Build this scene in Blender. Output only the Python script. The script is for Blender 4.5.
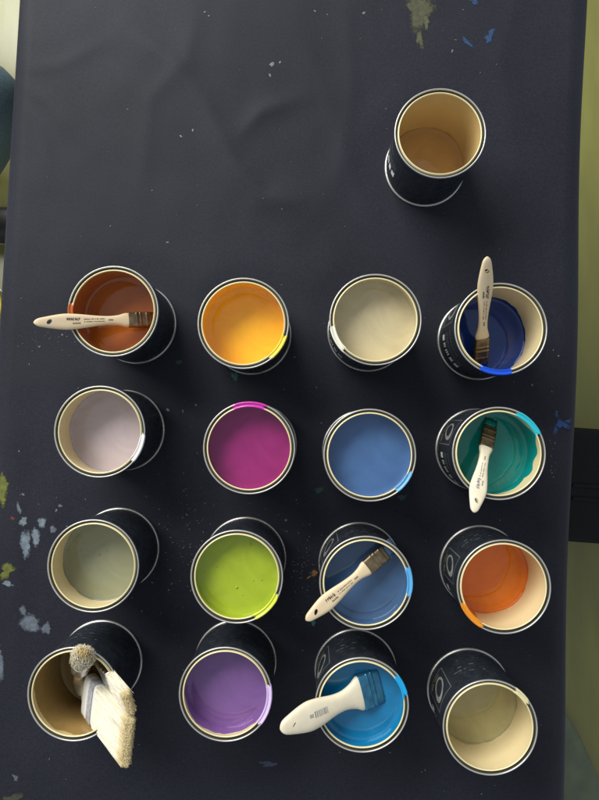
import bpy, bmesh, math, random
from mathutils import Vector, Quaternion, Matrix
R = math.radians
random.seed(7)
for o in list(bpy.data.objects): bpy.data.objects.remove(o)
S = bpy.context.scene
C = S.collection

# ------------------------------------------------------------------ camera
TZ = 0.75                    # table top height
F = 600.0                    # focal length in photo pixels (599 x 800)
CU, CV = 299.5, 400.0        # photo centre
NU, NV = 311.0, 419.0        # point straight below the lens
CAMH = 0.801                 # lens above the table
CAM = Vector((0, 0, TZ + CAMH))
cd = bpy.data.cameras.new('camera'); cam = bpy.data.objects.new('camera', cd); C.objects.link(cam)
cd.sensor_fit = 'VERTICAL'; cd.sensor_height = 36.0; cd.sensor_width = 27.0
cd.lens = F / 800.0 * 36.0
cd.clip_start = 0.02; cd.clip_end = 100
nloc = Vector(((NU - CU) / F, -(NV - CV) / F, -1)).normalized()
Q = nloc.rotation_difference(Vector((0, 0, -1)))
cam.rotation_mode = 'QUATERNION'; cam.rotation_quaternion = Q; cam.location = CAM
S.camera = cam

# ------------------------------------------------------------------ light
W = bpy.data.worlds.new('World'); S.world = W; W.use_nodes = True
bg = W.node_tree.nodes['Background']
bg.inputs['Color'].default_value = (0.84, 0.92, 1.0, 1); bg.inputs['Strength'].default_value = 0.50
def area(name, loc, target, sx, sy, power, col):
    l = bpy.data.lights.new(name, 'AREA'); l.shape = 'RECTANGLE'; l.size = sx; l.size_y = sy
    l.energy = power; l.color = col
    o = bpy.data.objects.new(name, l); C.objects.link(o); o.location = loc
    o.rotation_euler = (Vector(target) - Vector(loc)).to_track_quat('-Z', 'Y').to_euler()
    return o
area('window_light', (-1.90, 2.45, 2.85), (0, 0, TZ), 3.0, 2.0, 245, (1.0, 0.985, 0.93))
S.view_settings.view_transform = 'Standard'; S.view_settings.look = 'None'
S.view_settings.exposure = 0.0; S.view_settings.gamma = 1.0
S.view_settings.use_curve_mapping = False
S.render.engine = 'CYCLES'
S.render.resolution_x = 767; S.render.resolution_y = 1024

# ------------------------------------------------------------------ helpers
def at_z(u, v, z):
    """photo pixel -> world point at height z above the table top"""
    d = Q @ Vector(((u - CU) / F, -(v - CV) / F, -1))
    t = (TZ + z - CAM.z) / d.z
    return CAM + d * t
def lin(r, g, b, k=1.0):
    f = lambda c: (c / 255 / 12.92) if c <= 10 else ((c / 255 + 0.055) / 1.055) ** 2.4
    return (f(r) * k, f(g) * k, f(b) * k, 1)
def mesh(name, verts, faces, smooth=True):
    me = bpy.data.meshes.new(name); me.from_pydata([tuple(v) for v in verts], [], faces); me.update()
    bm = bmesh.new(); bm.from_mesh(me)
    bmesh.ops.recalc_face_normals(bm, faces=bm.faces); bm.to_mesh(me); bm.free()
    if smooth: me.polygons.foreach_set('use_smooth', [True] * len(me.polygons))
    return me
def obj(name, me, mat=None, parent=None, loc=(0, 0, 0)):
    o = bpy.data.objects.new(name, me); C.objects.link(o); o.location = loc
    if mat is not None:
        if len(me.materials) == 0: me.materials.append(mat)
        elif me.materials[0] is not mat:
            o.material_slots[0].link = 'OBJECT'; o.material_slots[0].material = mat
    if parent: o.parent = parent
    return o
def tag(o, label=None, cat=None, group=None, kind=None):
    if label: o['label'] = label
    if cat: o['category'] = cat
    if group: o['group'] = group
    if kind: o['kind'] = kind
    return o
def empty(name, loc, rz=0):
    o = bpy.data.objects.new(name, None); C.objects.link(o); o.location = loc; o.rotation_euler = (0, 0, rz)
    o.empty_display_size = 0.02
    return o
def lathe(prof, n=72, closed=False):
    vs, fs = [], []
    m = len(prof)
    for (r, z) in prof:
        for i in range(n):
            a = 2 * math.pi * i / n
            vs.append((r * math.cos(a), r * math.sin(a), z))
    rng = m if closed else m - 1
    for j in range(rng):
        k = (j + 1) % m
        for i in range(n):
            i2 = (i + 1) % n
            fs.append((j * n + i, j * n + i2, k * n + i2, k * n + i))
    return vs, fs

# ------------------------------------------------------------------ materials
def mat(name, col, rough=0.5, metal=0.0, **kw):
    m = bpy.data.materials.new(name); m.use_nodes = True
    p = m.node_tree.nodes['Principled BSDF']
    p.inputs['Base Color'].default_value = col if len(col) == 4 else (*col, 1)
    p.inputs['Roughness'].default_value = rough; p.inputs['Metallic'].default_value = metal
    for k, v in kw.items(): p.inputs[k.replace('_', ' ')].default_value = v
    return m
def nd(m, t, **kw):
    n = m.node_tree.nodes.new(t)
    for k, v in kw.items(): setattr(n, k, v)
    return n
def vary(m, scale=40, amt=0.25, detail=4, bump=0.0, bscale=None, rough=None, dist=0.001, stretch=None):
    """noise in colour (multiplied), bump and roughness"""
    nt = m.node_tree; L = nt.links; p = nt.nodes['Principled BSDF']
    tc = nd(m, 'ShaderNodeTexCoord')
    src = tc.outputs['Object']
    if stretch:
        mp = nd(m, 'ShaderNodeMapping'); mp.inputs['Scale'].default_value = stretch
        L.new(src, mp.inputs['Vector']); src = mp.outputs['Vector']
    n = nd(m, 'ShaderNodeTexNoise'); n.inputs['Scale'].default_value = scale; n.inputs['Detail'].default_value = detail
    L.new(src, n.inputs['Vector'])
    if amt:
        base = tuple(p.inputs['Base Color'].default_value)
        mx = nd(m, 'ShaderNodeMix', data_type='RGBA')
        mx.inputs[6].default_value = tuple(c * (1 - amt) for c in base[:3]) + (1,)
        mx.inputs[7].default_value = tuple(min(1, c * (1 + amt)) for c in base[:3]) + (1,)
        mr = nd(m, 'ShaderNodeMapRange'); mr.inputs[1].default_value = 0.3; mr.inputs[2].default_value = 0.7
        L.new(n.outputs['Fac'], mr.inputs[0]); L.new(mr.outputs[0], mx.inputs[0])
        L.new(mx.outputs[2], p.inputs['Base Color'])
    if rough:
        mr = nd(m, 'ShaderNodeMapRange'); mr.inputs[1].default_value = 0.3; mr.inputs[2].default_value = 0.7
        mr.inputs[3].default_value = rough[0]; mr.inputs[4].default_value = rough[1]
        L.new(n.outputs['Fac'], mr.inputs[0]); L.new(mr.outputs[0], p.inputs['Roughness'])
    if bump:
        n2 = nd(m, 'ShaderNodeTexNoise'); n2.inputs['Scale'].default_value = bscale or scale; n2.inputs['Detail'].default_value = 3
        L.new(src, n2.inputs['Vector'])
        b = nd(m, 'ShaderNodeBump'); b.inputs['Strength'].default_value = bump; b.inputs['Distance'].default_value = dist
        L.new(n2.outputs['Fac'], b.inputs['Height']); L.new(b.outputs['Normal'], p.inputs['Normal'])
    return m

M = {}
M['tin'] = vary(mat('tinplate', (0.56, 0.55, 0.52), 0.40, 0.75), 40, 0.08)
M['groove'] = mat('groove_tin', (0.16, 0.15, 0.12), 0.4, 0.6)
M['lacquer'] = vary(mat('cream_lacquer', (0.70, 0.575, 0.325), 0.17), 14, 0.06)
M['gold_lacquer'] = vary(mat('gold_lacquer', (0.62, 0.455, 0.20), 0.17), 14, 0.06)
M['lip'] = vary(mat('gold_cream_lip', (0.80, 0.70, 0.40), 0.24, 0.1), 20, 0.06)
M['black'] = vary(mat('black_print', (0.020, 0.024, 0.031), 0.27), 120, 0.3, rough=(0.16, 0.34))
M['label'] = mat('label_black', (0.022, 0.026, 0.033), 0.22)
M['grey_print'] = mat('grey_print', (0.13, 0.14, 0.14), 0.35)
M['silver_print'] = vary(mat('silver_print', (0.34, 0.35, 0.33), 0.25, 0.3), 200, 0.25)
M['gold_print'] = mat('gold_print', (0.45, 0.33, 0.14), 0.35, 0.3)
M['white_print'] = mat('white_print', (0.78, 0.80, 0.80), 0.4)
M['wood'] = vary(mat('pale_wood', (0.68, 0.54, 0.345), 0.45), 60, 0.12, bump=0.15, bscale=180, dist=0.0006, stretch=(0.12, 1, 1))
M['whitewood'] = vary(mat('cream_painted_wood', (0.74, 0.66, 0.49), 0.4), 90, 0.06, bump=0.08, bscale=150, dist=0.0005)
M['ferrule'] = vary(mat('ferrule_metal', (0.20, 0.15, 0.09), 0.34, 0.9), 120, 0.3, rough=(0.25, 0.5))
M['steel'] = vary(mat('ferrule_steel', (0.70, 0.70, 0.68), 0.3, 1.0), 200, 0.15, rough=(0.22, 0.42))
M['white_ferrule'] = mat('white_ferrule', (0.78, 0.77, 0.72), 0.35)
M['grey_band'] = vary(mat('grey_band', (0.36, 0.36, 0.38), 0.4), 300, .35)
M['ink'] = mat('brown_ink', (0.05, 0.035, 0.025), 0.6)
M['greyink'] = mat('grey_ink', (0.16, 0.17, 0.20), 0.6)
M['bristle_white'] = mat('white_bristle', (0.90, 0.84, 0.68), 0.6)
M['bristle_tip'] = mat('blond_bristle', (0.84, 0.70, 0.40), 0.6)

# the cloth: charcoal weave with faint grime
m = mat('black_cloth', (0.013, 0.013, 0.0165), 0.66, 0.0, Specular_IOR_Level=0.22, Sheen_Weight=0.06, Sheen_Roughness=0.4)
m.node_tree.nodes['Principled BSDF'].inputs['Sheen Tint'].default_value = (0.7, 0.78, 1, 1)
nt = m.node_tree; L = nt.links; p = nt.nodes['Principled BSDF']
tc = nd(m, 'ShaderNodeTexCoord')
big = nd(m, 'ShaderNodeTexNoise'); big.inputs['Scale'].default_value = 5; big.inputs['Detail'].default_value = 6
fine = nd(m, 'ShaderNodeTexNoise'); fine.inputs['Scale'].default_value = 420; fine.inputs['Detail'].default_value = 2
L.new(tc.outputs['Object'], big.inputs['Vector']); L.new(tc.outputs['Object'], fine.inputs['Vector'])
mr = nd(m, 'ShaderNodeMapRange'); mr.inputs[1].default_value = .35; mr.inputs[2].default_value = .7
mr.inputs[3].default_value = 0.0; mr.inputs[4].default_value = 1.0
L.new(big.outputs['Fac'], mr.inputs[0])
mx = nd(m, 'ShaderNodeMix', data_type='RGBA')
mx.inputs[6].default_value = (0.0104, 0.0108, 0.0175, 1); mx.inputs[7].default_value = (0.0150, 0.0156, 0.0245, 1)
L.new(mr.outputs[0], mx.inputs[0])
mx2 = nd(m, 'ShaderNodeMix', data_type='RGBA'); mx2.blend_type = 'MULTIPLY'; mx2.inputs[0].default_value = 0.6
L.new(mx.outputs[2], mx2.inputs[6])
rmp = nd(m, 'ShaderNodeMapRange'); rmp.inputs[1].default_value = .25; rmp.inputs[2].default_value = .75
rmp.inputs[3].default_value = .5; rmp.inputs[4].default_value = 1.5
L.new(fine.outputs['Fac'], rmp.inputs[0]); L.new(rmp.outputs[0], mx2.inputs[7]); L.new(mx2.outputs[2], p.inputs['Base Color'])
b = nd(m, 'ShaderNodeBump'); b.inputs['Strength'].default_value = 0.25; b.inputs['Distance'].default_value = 0.0004
L.new(fine.outputs['Fac'], b.inputs['Height']); L.new(b.outputs['Normal'], p.inputs['Normal'])
M['cloth'] = m

M['floor'] = vary(mat('yellow_olive_floor', (0.185, 0.180, 0.046), 0.30), 6, 0.12, rough=(0.22, 0.38), stretch=(3, 0.6, 1))
M['table'] = vary(mat('table_wood', (0.35, 0.25, 0.15), 0.5), 12, 0.2, stretch=(1, 0.1, 1))
M['denim'] = vary(mat('denim', (0.11, 0.17, 0.205), 0.85), 500, 0.35, bump=0.3, bscale=700, dist=0.0005)
M['shirt'] = vary(mat('dark_shirt', (0.03, 0.03, 0.035), 0.8), 300, 0.2)
M['skin'] = vary(mat('skin', (0.50, 0.32, 0.23), 0.5), 80, 0.06)
M['hair'] = vary(mat('hair', (0.03, 0.02, 0.012), 0.6), 200, 0.4)
M['shoe'] = vary(mat('black_shoe', (0.015, 0.015, 0.017), 0.4), 100, 0.2)
M['sole'] = mat('shoe_sole', (0.35, 0.33, 0.28), 0.6)
M['case'] = vary(mat('black_case', (0.0045, 0.0045, 0.0045), 0.6, 0.0, Specular_IOR_Level=0.2), 150, 0.3, bump=0.2, bscale=400)
M['sheet'] = vary(mat('green_sheet', (0.095, 0.115, 0.065), 0.4), 20, 0.2)

# ------------------------------------------------------------------ layout of the tins
H = 0.0985                    # tin height
# paint sRGB as seen, rim centre in the photo, level (0 rim .. 1 bottom), wall stain start, label turn, rim smear
CANS = [
 dict(k='rust',    c=(112.9, 311.1), col=(170, 94, 34),  t=.45, st=.08, smear=[(168, 184, (190, 95, 30))],
      label='open black paint tin of rusty orange paint with a small orange smear on its rim'),
 dict(k='yellow',  c=(243.1, 323.2), col=(248, 188, 48), t=.42, st=.08, smear=[(-52, -16, (250, 220, 60))],
      label='open black paint tin filled with golden yellow paint, no brush'),
 dict(k='beige',   c=(375.5, 319.5), col=(196, 183, 146), t=.30, st=.16, smear=[(188, 222, (245, 240, 222))],
      label='open black paint tin filled nearly to the brim with sandy beige paint'),
 dict(k='navy',    c=(501.0, 328.7), col=(0, 46, 126),  t=.70, st=.62, smear=[(-118, -76, (10, 80, 215))],
      label='open black paint tin of deep navy blue paint with a blue smear on its rim'),
 dict(k='lilac',   c=(99.3, 431.6),  col=(188, 174, 178), t=.42, st=.38, smear=[(-40, -4, (240, 236, 232))],
      label='open black paint tin of pale greyish lilac paint with a white rim smear'),
 dict(k='magenta', c=(249.0, 448.0), col=(144, 38, 106), t=.24, st=.05, smear=[(68, 112, (215, 60, 175))],
      label='open black paint tin full of magenta paint with a pink smear on its rim'),
 dict(k='cornflower', c=(369.8, 455.1), col=(70, 104, 150), t=.24, st=.05, smear=[(-52, -24, (95, 165, 215))],
      label='open black paint tin full of smooth denim blue paint, no brush in it'),
 dict(k='teal',    c=(499.1, 453.4), col=(0, 130, 124),   t=.50, st=.30, smear=[(27, 66, (40, 190, 205))],
      label='open black paint tin of dark teal paint with a turquoise smear on its rim'),
 dict(k='khaki',   c=(92.8, 566.0),  col=(142, 144, 116), t=.40, st=.36, smear=[],
      label='open black paint tin of khaki grey paint beside pale splashes on the cloth'),
 dict(k='lime',    c=(236.6, 576.8), col=(156, 174, 38), t=.22, st=.04, smear=[(-66, -22, (215, 225, 70))],
      label='open black paint tin full of lime green paint with a lime smear on its rim'),
 dict(k='slate',   c=(366.0, 583.0), col=(66, 96, 134),  t=.28, st=.10, smear=[(-16, 18, (90, 170, 225))],
      label='open black paint tin of slate blue paint with a thin printed brush lying across it'),
 dict(k='tangerine', c=(504.1, 586.9), col=(230, 120, 18), t=.70, st=.66, smear=[(202, 240, (240, 150, 30))],
      label='open black paint tin of bright tangerine paint, no brush, orange smear on its rim'),
 dict(k='brown',   c=(73.1, 694.3),  col=(150, 122, 72),  t=.86, st=.10, smear=[],
      label='open black paint tin with brown dregs holding upturned pale bristle brushes'),
 dict(k='purple',  c=(225.2, 694.5), col=(124, 88, 148), t=.30, st=.12, smear=[(-40, 12, (222, 196, 240))],
      label='open black paint tin of purple paint with a pale lilac smear on its rim'),
 dict(k='cerulean', c=(361.9, 705.1), col=(16, 118, 166), t=.22, st=.05, smear=[(10, 40, (20, 170, 230))],
      label='open black paint tin of bright cerulean paint with a wide cream brush in it'),
 dict(k='cream',   c=(490.4, 727.7), col=(176, 168, 122), t=.66, st=.63, smear=[(30, 56, (235, 225, 175))],
      label='open black paint tin two thirds empty with pale olive cream paint'),
 dict(k='tan',     c=(440.3, 133.0), col=(192, 154, 98), t=.93, st=.9, smear=[],
      label='nearly empty open paint tin with tan dregs, standing apart from the rows'),
]
for c in CANS:
    pt = at_z(*c['c'], H); c['x'], c['y'] = pt.x, pt.y
    c['lev'] = H * (1 - c['t'])
CAN = {c['k']: c for c in CANS}

# ------------------------------------------------------------------ cloth height
def px_t(u, v):
    p_ = at_z(u, v, 0); return (p_.x, p_.y)
def seg_d(x, y, a, b_):
    ax, ay = a; bx, by = b_; dx, dy = bx - ax, by - ay
    t = max(0, min(1, ((x - ax) * dx + (y - ay) * dy) / (dx * dx + dy * dy)))
    return math.hypot(x - ax - t * dx, y - ay - t * dy), t
FOLDS = [  # polyline in photo pixels, height m, half width m
 ([(128, 30), (170, 62), (205, 105), (235, 165), (262, 198), (312, 204)], 0.0075, 0.021),
 ([(196, 8), (188, 60), (150, 100), (142, 190)], 0.0030, 0.016),
 ([(305, 98), (262, 112), (236, 140)], 0.0065, 0.014),
 ([(14, 78), (45, 100), (90, 150)], 0.0040, 0.012),
 ([(14, 92), (40, 125), (52, 185)], 0.0030, 0.010),
 ([(14, 70), (60, 66), (110, 40)], 0.0030, 0.013),
 ([(520, -20), (500, 60), (520, 190)], 0.0022, 0.018),
 ([(345, -10), (352, 90), (335, 200)], 0.0022, 0.016),
 ([(300, 30), (360, 190), (370, 240)], 0.0018, 0.02),
 ([(12, 400), (20, 560), (14, 700)], 0.0030, 0.016),
 ([(150, 790), (290, 770), (420, 795)], 0.0016, 0.02),
 ([(300, 260), (305, 390), (302, 500), (290, 640)], 0.0010, 0.012),
 ([(430, 250), (425, 400), (430, 560)], 0.0010, 0.012),
]
FOLDS = [([px_t(*q) for q in pl], h, w) for pl, h, w in FOLDS]
BASES = [(c['x'], c['y']) for c in CANS]
from mathutils import noise as mn
def hgt(x, y):
    h = 0
    for pl, hh, w in FOLDS:
        d = min(seg_d(x, y, pl[i], pl[i + 1])[0] for i in range(len(pl) - 1))
        if d < 3.2 * w:
            ends = min(math.hypot(x - pl[0][0], y - pl[0][1]), math.hypot(x - pl[-1][0], y - pl[-1][1]))
            h += .5 * hh * (.6 * math.exp(-(d / w) ** 2) + .4 * math.exp(-d / (w * .35))) * min(1, 0.25 + ends / 0.06)
    h += 0.0016 * (mn.noise((x * 7, y * 7, 1.3)) + 1) * 0.6 + 0.0007 * (mn.noise((x * 22, y * 19, 5.1)) + 1)
    dm = min(math.hypot(x - bx, y - by) for bx, by in BASES)
    k = max(0, min(1, (dm - 0.057) / 0.05)); k = k * k * (3 - 2 * k)
    return h * k
# table edges (slightly skewed to the picture)
def xl(y): return -0.386 - 0.046 * (0.56 - y)
def xr(y): return 0.355 - 0.044 * (0.56 - y)
Y0, Y1 = -0.80, 0.86
ER = 0.026
def build_cloth():
    ny = 240; nx = 120
    rows = []
    HANG = 0.24; nh = 16; na = 7
    for j in range(ny + 1):
        y = Y0 + (Y1 - Y0) * j / ny
        L_, R_ = xl(y), xr(y)
        row = []
        for s in range(nh + 1):                      # left hang, bottom to top
            d = HANG * (1 - s / nh)
            off = 0.018 * (d / HANG) * (math.sin(y * 19 + 1.0) + 0.5 * math.sin(y * 43)) + 0.02 * d / HANG
            row.append((L_ - ER - off, y, -ER - d))
        for s in range(1, na):
            a = math.pi / 2 * s / na
            row.append((L_ - ER * math.cos(a), y, -ER + ER * math.sin(a)))
        for s in range(nx + 1):
            x = L_ + (R_ - L_) * s / nx
            row.append((x, y, hgt(x, y) if 0 < s < nx else hgt(x, y)))
        for s in range(1, na):
            a = math.pi / 2 * s / na
            wob = 1 + 0.10 * math.sin(y * 11 + .7)
            row.append((R_ + ER * wob * math.sin(a), y, -ER + ER * math.cos(a)))
        for s in range(nh + 1):
            d = HANG * s / nh
            wob = 1 + 0.10 * math.sin(y * 11 + .7)
            off = 0.016 * (d / HANG) * (math.sin(y * 17 + 2.0) + 0.5 * math.sin(y * 39)) + 0.015 * d / HANG
            row.append((R_ + ER * wob + off, y, -ER - d))
        rows.append(row)
    n = len(rows[0])
    vs = [(x, y, z + TZ) for r in rows for x, y, z in r]
    fs = [(j * n + i, j * n + i + 1, (j + 1) * n + i + 1, (j + 1) * n + i) for j in range(ny) for i in range(n - 1)]
    me = mesh('cloth', vs, fs)
    o = obj('tablecloth', me, M['cloth'])
    so = o.modifiers.new('thick', 'SOLIDIFY'); so.thickness = 0.0012; so.offset = -1
    return o
# floor, table
fl = empty('floor', (0, 0, 0)); tag(fl, kind='structure')
PW = 0.19
def plank_mesh():
    bm = bmesh.new(); bmesh.ops.create_cube(bm, size=1)
    bmesh.ops.scale(bm, vec=(PW - 0.0025, 4.6, 0.012), verts=bm.verts)
    bmesh.ops.bevel(bm, geom=bm.edges[:], offset=0.0015, segments=1, affect='EDGES')
    me = bpy.data.meshes.new('plank'); bm.to_mesh(me); bm.free(); return me
pm = plank_mesh(); pm.materials.append(M['floor'])
x = -1.83
while x < 1.6:
    obj('plank', pm, M['floor'], fl, (x + 0.052, 0, 0.006 + random.uniform(-.0006, .0006))); x += PW
sub = obj('subfloor', mesh('subfloor', [(-2.1, -2.4, 0), (1.9, -2.4, 0), (1.9, 2.4, 0), (-2.1, 2.4, 0)], [(0, 1, 2, 3)], False), M['case'], fl)

def box_bm(bm, lo, hi, bev=0.0):
    r = bmesh.ops.create_cube(bm, size=1); v = r['verts']
    bmesh.ops.scale(bm, vec=[hi[i] - lo[i] for i in range(3)], verts=v)
    bmesh.ops.translate(bm, vec=[(hi[i] + lo[i]) / 2 for i in range(3)], verts=v)
    if bev:
        e = list({e for q in v for e in q.link_edges})
        bmesh.ops.bevel(bm, geom=e, offset=bev, segments=3, profile=.6, affect='EDGES')
def box(name, lo, hi, mt, parent=None, bev=0.0, smooth=False):
    bm = bmesh.new(); box_bm(bm, lo, hi, bev)
    me = bpy.data.meshes.new(name); bm.to_mesh(me); bm.free()
    if smooth: me.polygons.foreach_set('use_smooth', [True] * len(me.polygons))
    return obj(name, me, mt, parent)
tb = tag(empty('table', (0, 0, 0)), 'wooden work table hidden under the black paint-flecked cloth', 'table')
def skewed_top():
    vs = []
    for z in (TZ - 0.030, TZ - 0.0025):
        for (yy, f) in ((Y0 + .02, xl), (Y0 + .02, xr), (Y1 - .02, xr), (Y1 - .02, xl)):
            s = -1 if f is xl else 1
            vs.append((f(yy) + s * (ER - 0.024), yy, z))
    return mesh('table_top', vs, [(0, 1, 2, 3), (4, 5, 6, 7), (0, 1, 5, 4), (1, 2, 6, 5), (2, 3, 7, 6), (3, 0, 4, 7)], False)
obj('table_top', skewed_top(), M['table'], tb)
for lx, ly in ((-.36, -.7), (.24, -.7), (-.30, .76), (.29, .76)):
    box('leg', (lx - .025, ly - .025, 0.0125), (lx + .025, ly + .025, TZ - .0305), M['table'], tb, .003)
cloth = tag(build_cloth(), 'charcoal black cloth with paint splashes covering the table', 'cloth')

# ------------------------------------------------------------------ paint splashes on the cloth
def blob(px, rx, ry, rot, col, name='paint_splash', rag=0.25, rough=.6, thick=.0002, seed=0):
    rnd = random.Random(seed + int(px[0] * 7 + px[1] * 13))
    cx, cy = px_t(*px); s = CAMH / F
    n, k = 28, 6
    rx *= 1.12; ry *= 1.12
    ph = [rnd.uniform(0, 6.28) for _ in range(6)]
    vs = [(cx, cy, TZ + hgt(cx, cy) + thick)]; fs = []
    for q in range(1, k + 1):
        for i in range(n):
            a = 2 * math.pi * i / n
            w = 1 + rag * (math.sin(2 * a + ph[0]) * .5 + math.sin(3 * a + ph[1]) * .5 + math.sin(5 * a + ph[2]) * .35 + math.sin(9 * a + ph[3]) * .2)
            ex, ey = rx * s * w * math.cos(a) * q / k, ry * s * w * math.sin(a) * q / k
            X = cx + ex * math.cos(rot) - ey * math.sin(rot); Y = cy + ex * math.sin(rot) + ey * math.cos(rot)
            vs.append((X, Y, TZ + hgt(X, Y) + (thick * (1 - (q / k) ** 3) + .0003)))
    for i in range(n): fs.append((0, 1 + i, 1 + (i + 1) % n))
    for q in range(1, k):
        for i in range(n):
            a0 = 1 + (q - 1) * n; b0 = 1 + q * n
            fs.append((a0 + i, b0 + i, b0 + (i + 1) % n, a0 + (i + 1) % n))
    me = mesh(name, vs, fs)
    at = me.attributes.new('edge', 'FLOAT', 'POINT')
    at.data.foreach_set('value', [0.0] + [q / k for q in range(1, k + 1) for _ in range(n)])
    return obj(name, me, splash_mat(col, rough, True), cloth)
SM = {}
def splash_mat(col, rough=.6, soft=False):
    if (col, soft) not in SM:
        m = SM[(col, soft)] = vary(mat('dried_paint', lin(*col), rough), 160, 0.30, bump=.15, bscale=300, dist=.0003)
        if soft:                                      # thin, worn paint: coverage fails towards the edge
            L = m.node_tree.links; p = m.node_tree.nodes['Principled BSDF']
            at = nd(m, 'ShaderNodeAttribute', attribute_name='edge')
            tc = nd(m, 'ShaderNodeTexCoord'); n = nd(m, 'ShaderNodeTexNoise'); n.inputs['Scale'].default_value = 260; n.inputs['Detail'].default_value = 4
            L.new(tc.outputs['Object'], n.inputs['Vector'])
            a1 = nd(m, 'ShaderNodeMath', operation='MULTIPLY_ADD'); a1.inputs[1].default_value = .9
            L.new(n.outputs['Fac'], a1.inputs[0]); L.new(at.outputs['Fac'], a1.inputs[2])
            r = nd(m, 'ShaderNodeMapRange'); r.inputs[1].default_value = 1.05; r.inputs[2].default_value = 1.38; r.inputs[3].default_value = .92; r.inputs[4].default_value = 0
            L.new(a1.outputs[0], r.inputs[0]); L.new(r.outputs[0], p.inputs['Alpha'])
    return SM[(col, soft)]
PALE = (112, 124, 134); PALE2 = (92, 100, 110)
for a in [((26.5, 543), 5.5, 13, 0, PALE), ((36.5, 537), 4.5, 9, .15, PALE), ((24.5, 521), 3.8, 5, 0, PALE), ((20, 508), 2, 6, .25, PALE2),
          ((43, 522), 4, 6, 0, PALE), ((53.5, 529), 3.2, 3.8, 0, PALE2), ((8.5, 583), 6, 2.8, -.2, PALE),
          ((31, 623), 11, 8.5, -.1, PALE2), ((46.5, 628.5), 5, 5.5, 0, PALE2), ((24, 610), 3, 6, .3, PALE2),
          ((0, 664), 5, 15, 0, PALE2), ((24, 494), 1.6, 1.6, 0, PALE2)]:
    blob(*a, rag=.22)
OLV = (96, 100, 34)
for a in [((2, 487), 7, 17, 0, OLV), ((8, 570), 6.5, 8, -.6, OLV), ((419, 12), 11, 22, .1, (66, 66, 42)), ((419.5, 40), 4, 8, .2, (70, 70, 44)),
          ((426, 22), 3, 8, .2, (74, 74, 50)), ((14, 798), 9, 6, 0, (58, 60, 44))]:
    blob(*a, rag=.4)
BLU = (24, 58, 98)
for a in [((474, 2), 5, 4, 0, BLU), ((466.5, 43), 2.5, 6.5, .7, BLU), ((489, 38), 4, 7, -.2, BLU), ((491, 33), 3.4, 2.5, 0, BLU),
          ((561, 424), 6, 5, 0, (16, 52, 100)), ((555, 430), 2.5, 4, 0, (16, 52, 100)), ((556, 414), 2, 3.2, 0, (16, 52, 100)), ((568, 421), 2.5, 2.5, 0, (16, 52, 100)),
          ((235, 376), 5, 4, 0, (14, 62, 52)), ((319, 490), 4.5, 4, 0, (14, 52, 46)), ((179, 362), 3, 3, 0, (12, 56, 40)), ((402, 497), 5, 3, .4, (10, 50, 62)),
          ((313.5, 623), 2.6, 2.6, 0, (40, 100, 110)), ((314.5, 573), 3.6, 2.6, .6, (150, 100, 60)), ((309, 577), 2.4, 1.2, .6, (130, 90, 50)),
          ((13.5, 518), 2, 2, 0, (110, 40, 36)), ((269, 763), 9, 2.6, 0, (48, 58, 78)), ((16, 777), 2, 4, .4, (90, 94, 100))]:
    blob(*a, rag=.4)
def specks():
    rnd = random.Random(3); vs, fs = [], []
    fixed = [(272, 65, 3.0), (280, 63, 1.6), (270, 76, 1.6), (168, 243, 1.5), (181, 137, 1.3), (193, 131, 1.7), (128, 110, 1.0), (205, 13, 1.4), (209, 17, 1.2),
             (168, 410, 2.2), (183, 411, 1.2), (196, 405, 1.2), (61, 506, 1.8), (57, 510, 1.4), (60, 505, 1.4), (286, 520, 1.8), (143, 653, 1.8), (20, 451, 1.4),
             (63, 335, 1.6), (40, 347, 1.2), (532, 385, 1.5), (558, 356, 1.5), (560, 470, 1.2), (480, 745, 1.0), (315, 12, 1.3), (364, 14, 2.2), (452, 52, 1.5)]
    pts = [(u, v, r) for u, v, r in fixed]
    for _ in range(170):
        pts.append((rnd.uniform(10, 560), rnd.uniform(5, 800), rnd.choice([.35, .4, .45, .5, .6, .8])))
    for _ in range(36):
        pts.append((rnd.gauss(50, 22), rnd.gauss(340, 8), rnd.uniform(.3, .6)))
    for _ in range(70):
        pts.append((rnd.gauss(300, 12), rnd.gauss(560, 30), rnd.uniform(.35, .8)))
    for _ in range(80):
        pts.append((rnd.gauss(182, 14), rnd.gauss(535, 40), rnd.uniform(.35, .9)))
    for _ in range(60):
        pts.append((rnd.gauss(562, 9), rnd.gauss(450, 35), rnd.uniform(.35, .8)))
    for u, v, r in pts:
        cx, cy = px_t(u, v)
        if min(math.hypot(cx - bx, cy - by) for bx, by in BASES) < .057: continue
        if cx < xl(cy) + .012 or cx > xr(cy) - .004: continue
        r *= .62 * CAMH / F; n = 7; b0 = len(vs); a1 = rnd.uniform(0, 6.28); el = rnd.uniform(1, 2.2)
        z = TZ + hgt(cx, cy)
        vs.append((cx, cy, z + .0007))
        for i in range(n):
            a = 2 * math.pi * i / n; q = r * rnd.uniform(.7, 1.3)
            ex, ey = q * el * math.cos(a), q * math.sin(a)
            X, Y = cx + ex * math.cos(a1) - ey * math.sin(a1), cy + ex * math.sin(a1) + ey * math.cos(a1)
            vs.append((X, Y, TZ + hgt(X, Y) + .0003))
        for i in range(n): fs.append((b0, b0 + 1 + i, b0 + 1 + (i + 1) % n))
    o = obj('paint_specks', mesh('specks', vs, fs), splash_mat((98, 100, 102)), cloth)
    tag(o, kind='stuff')
specks()

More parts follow.
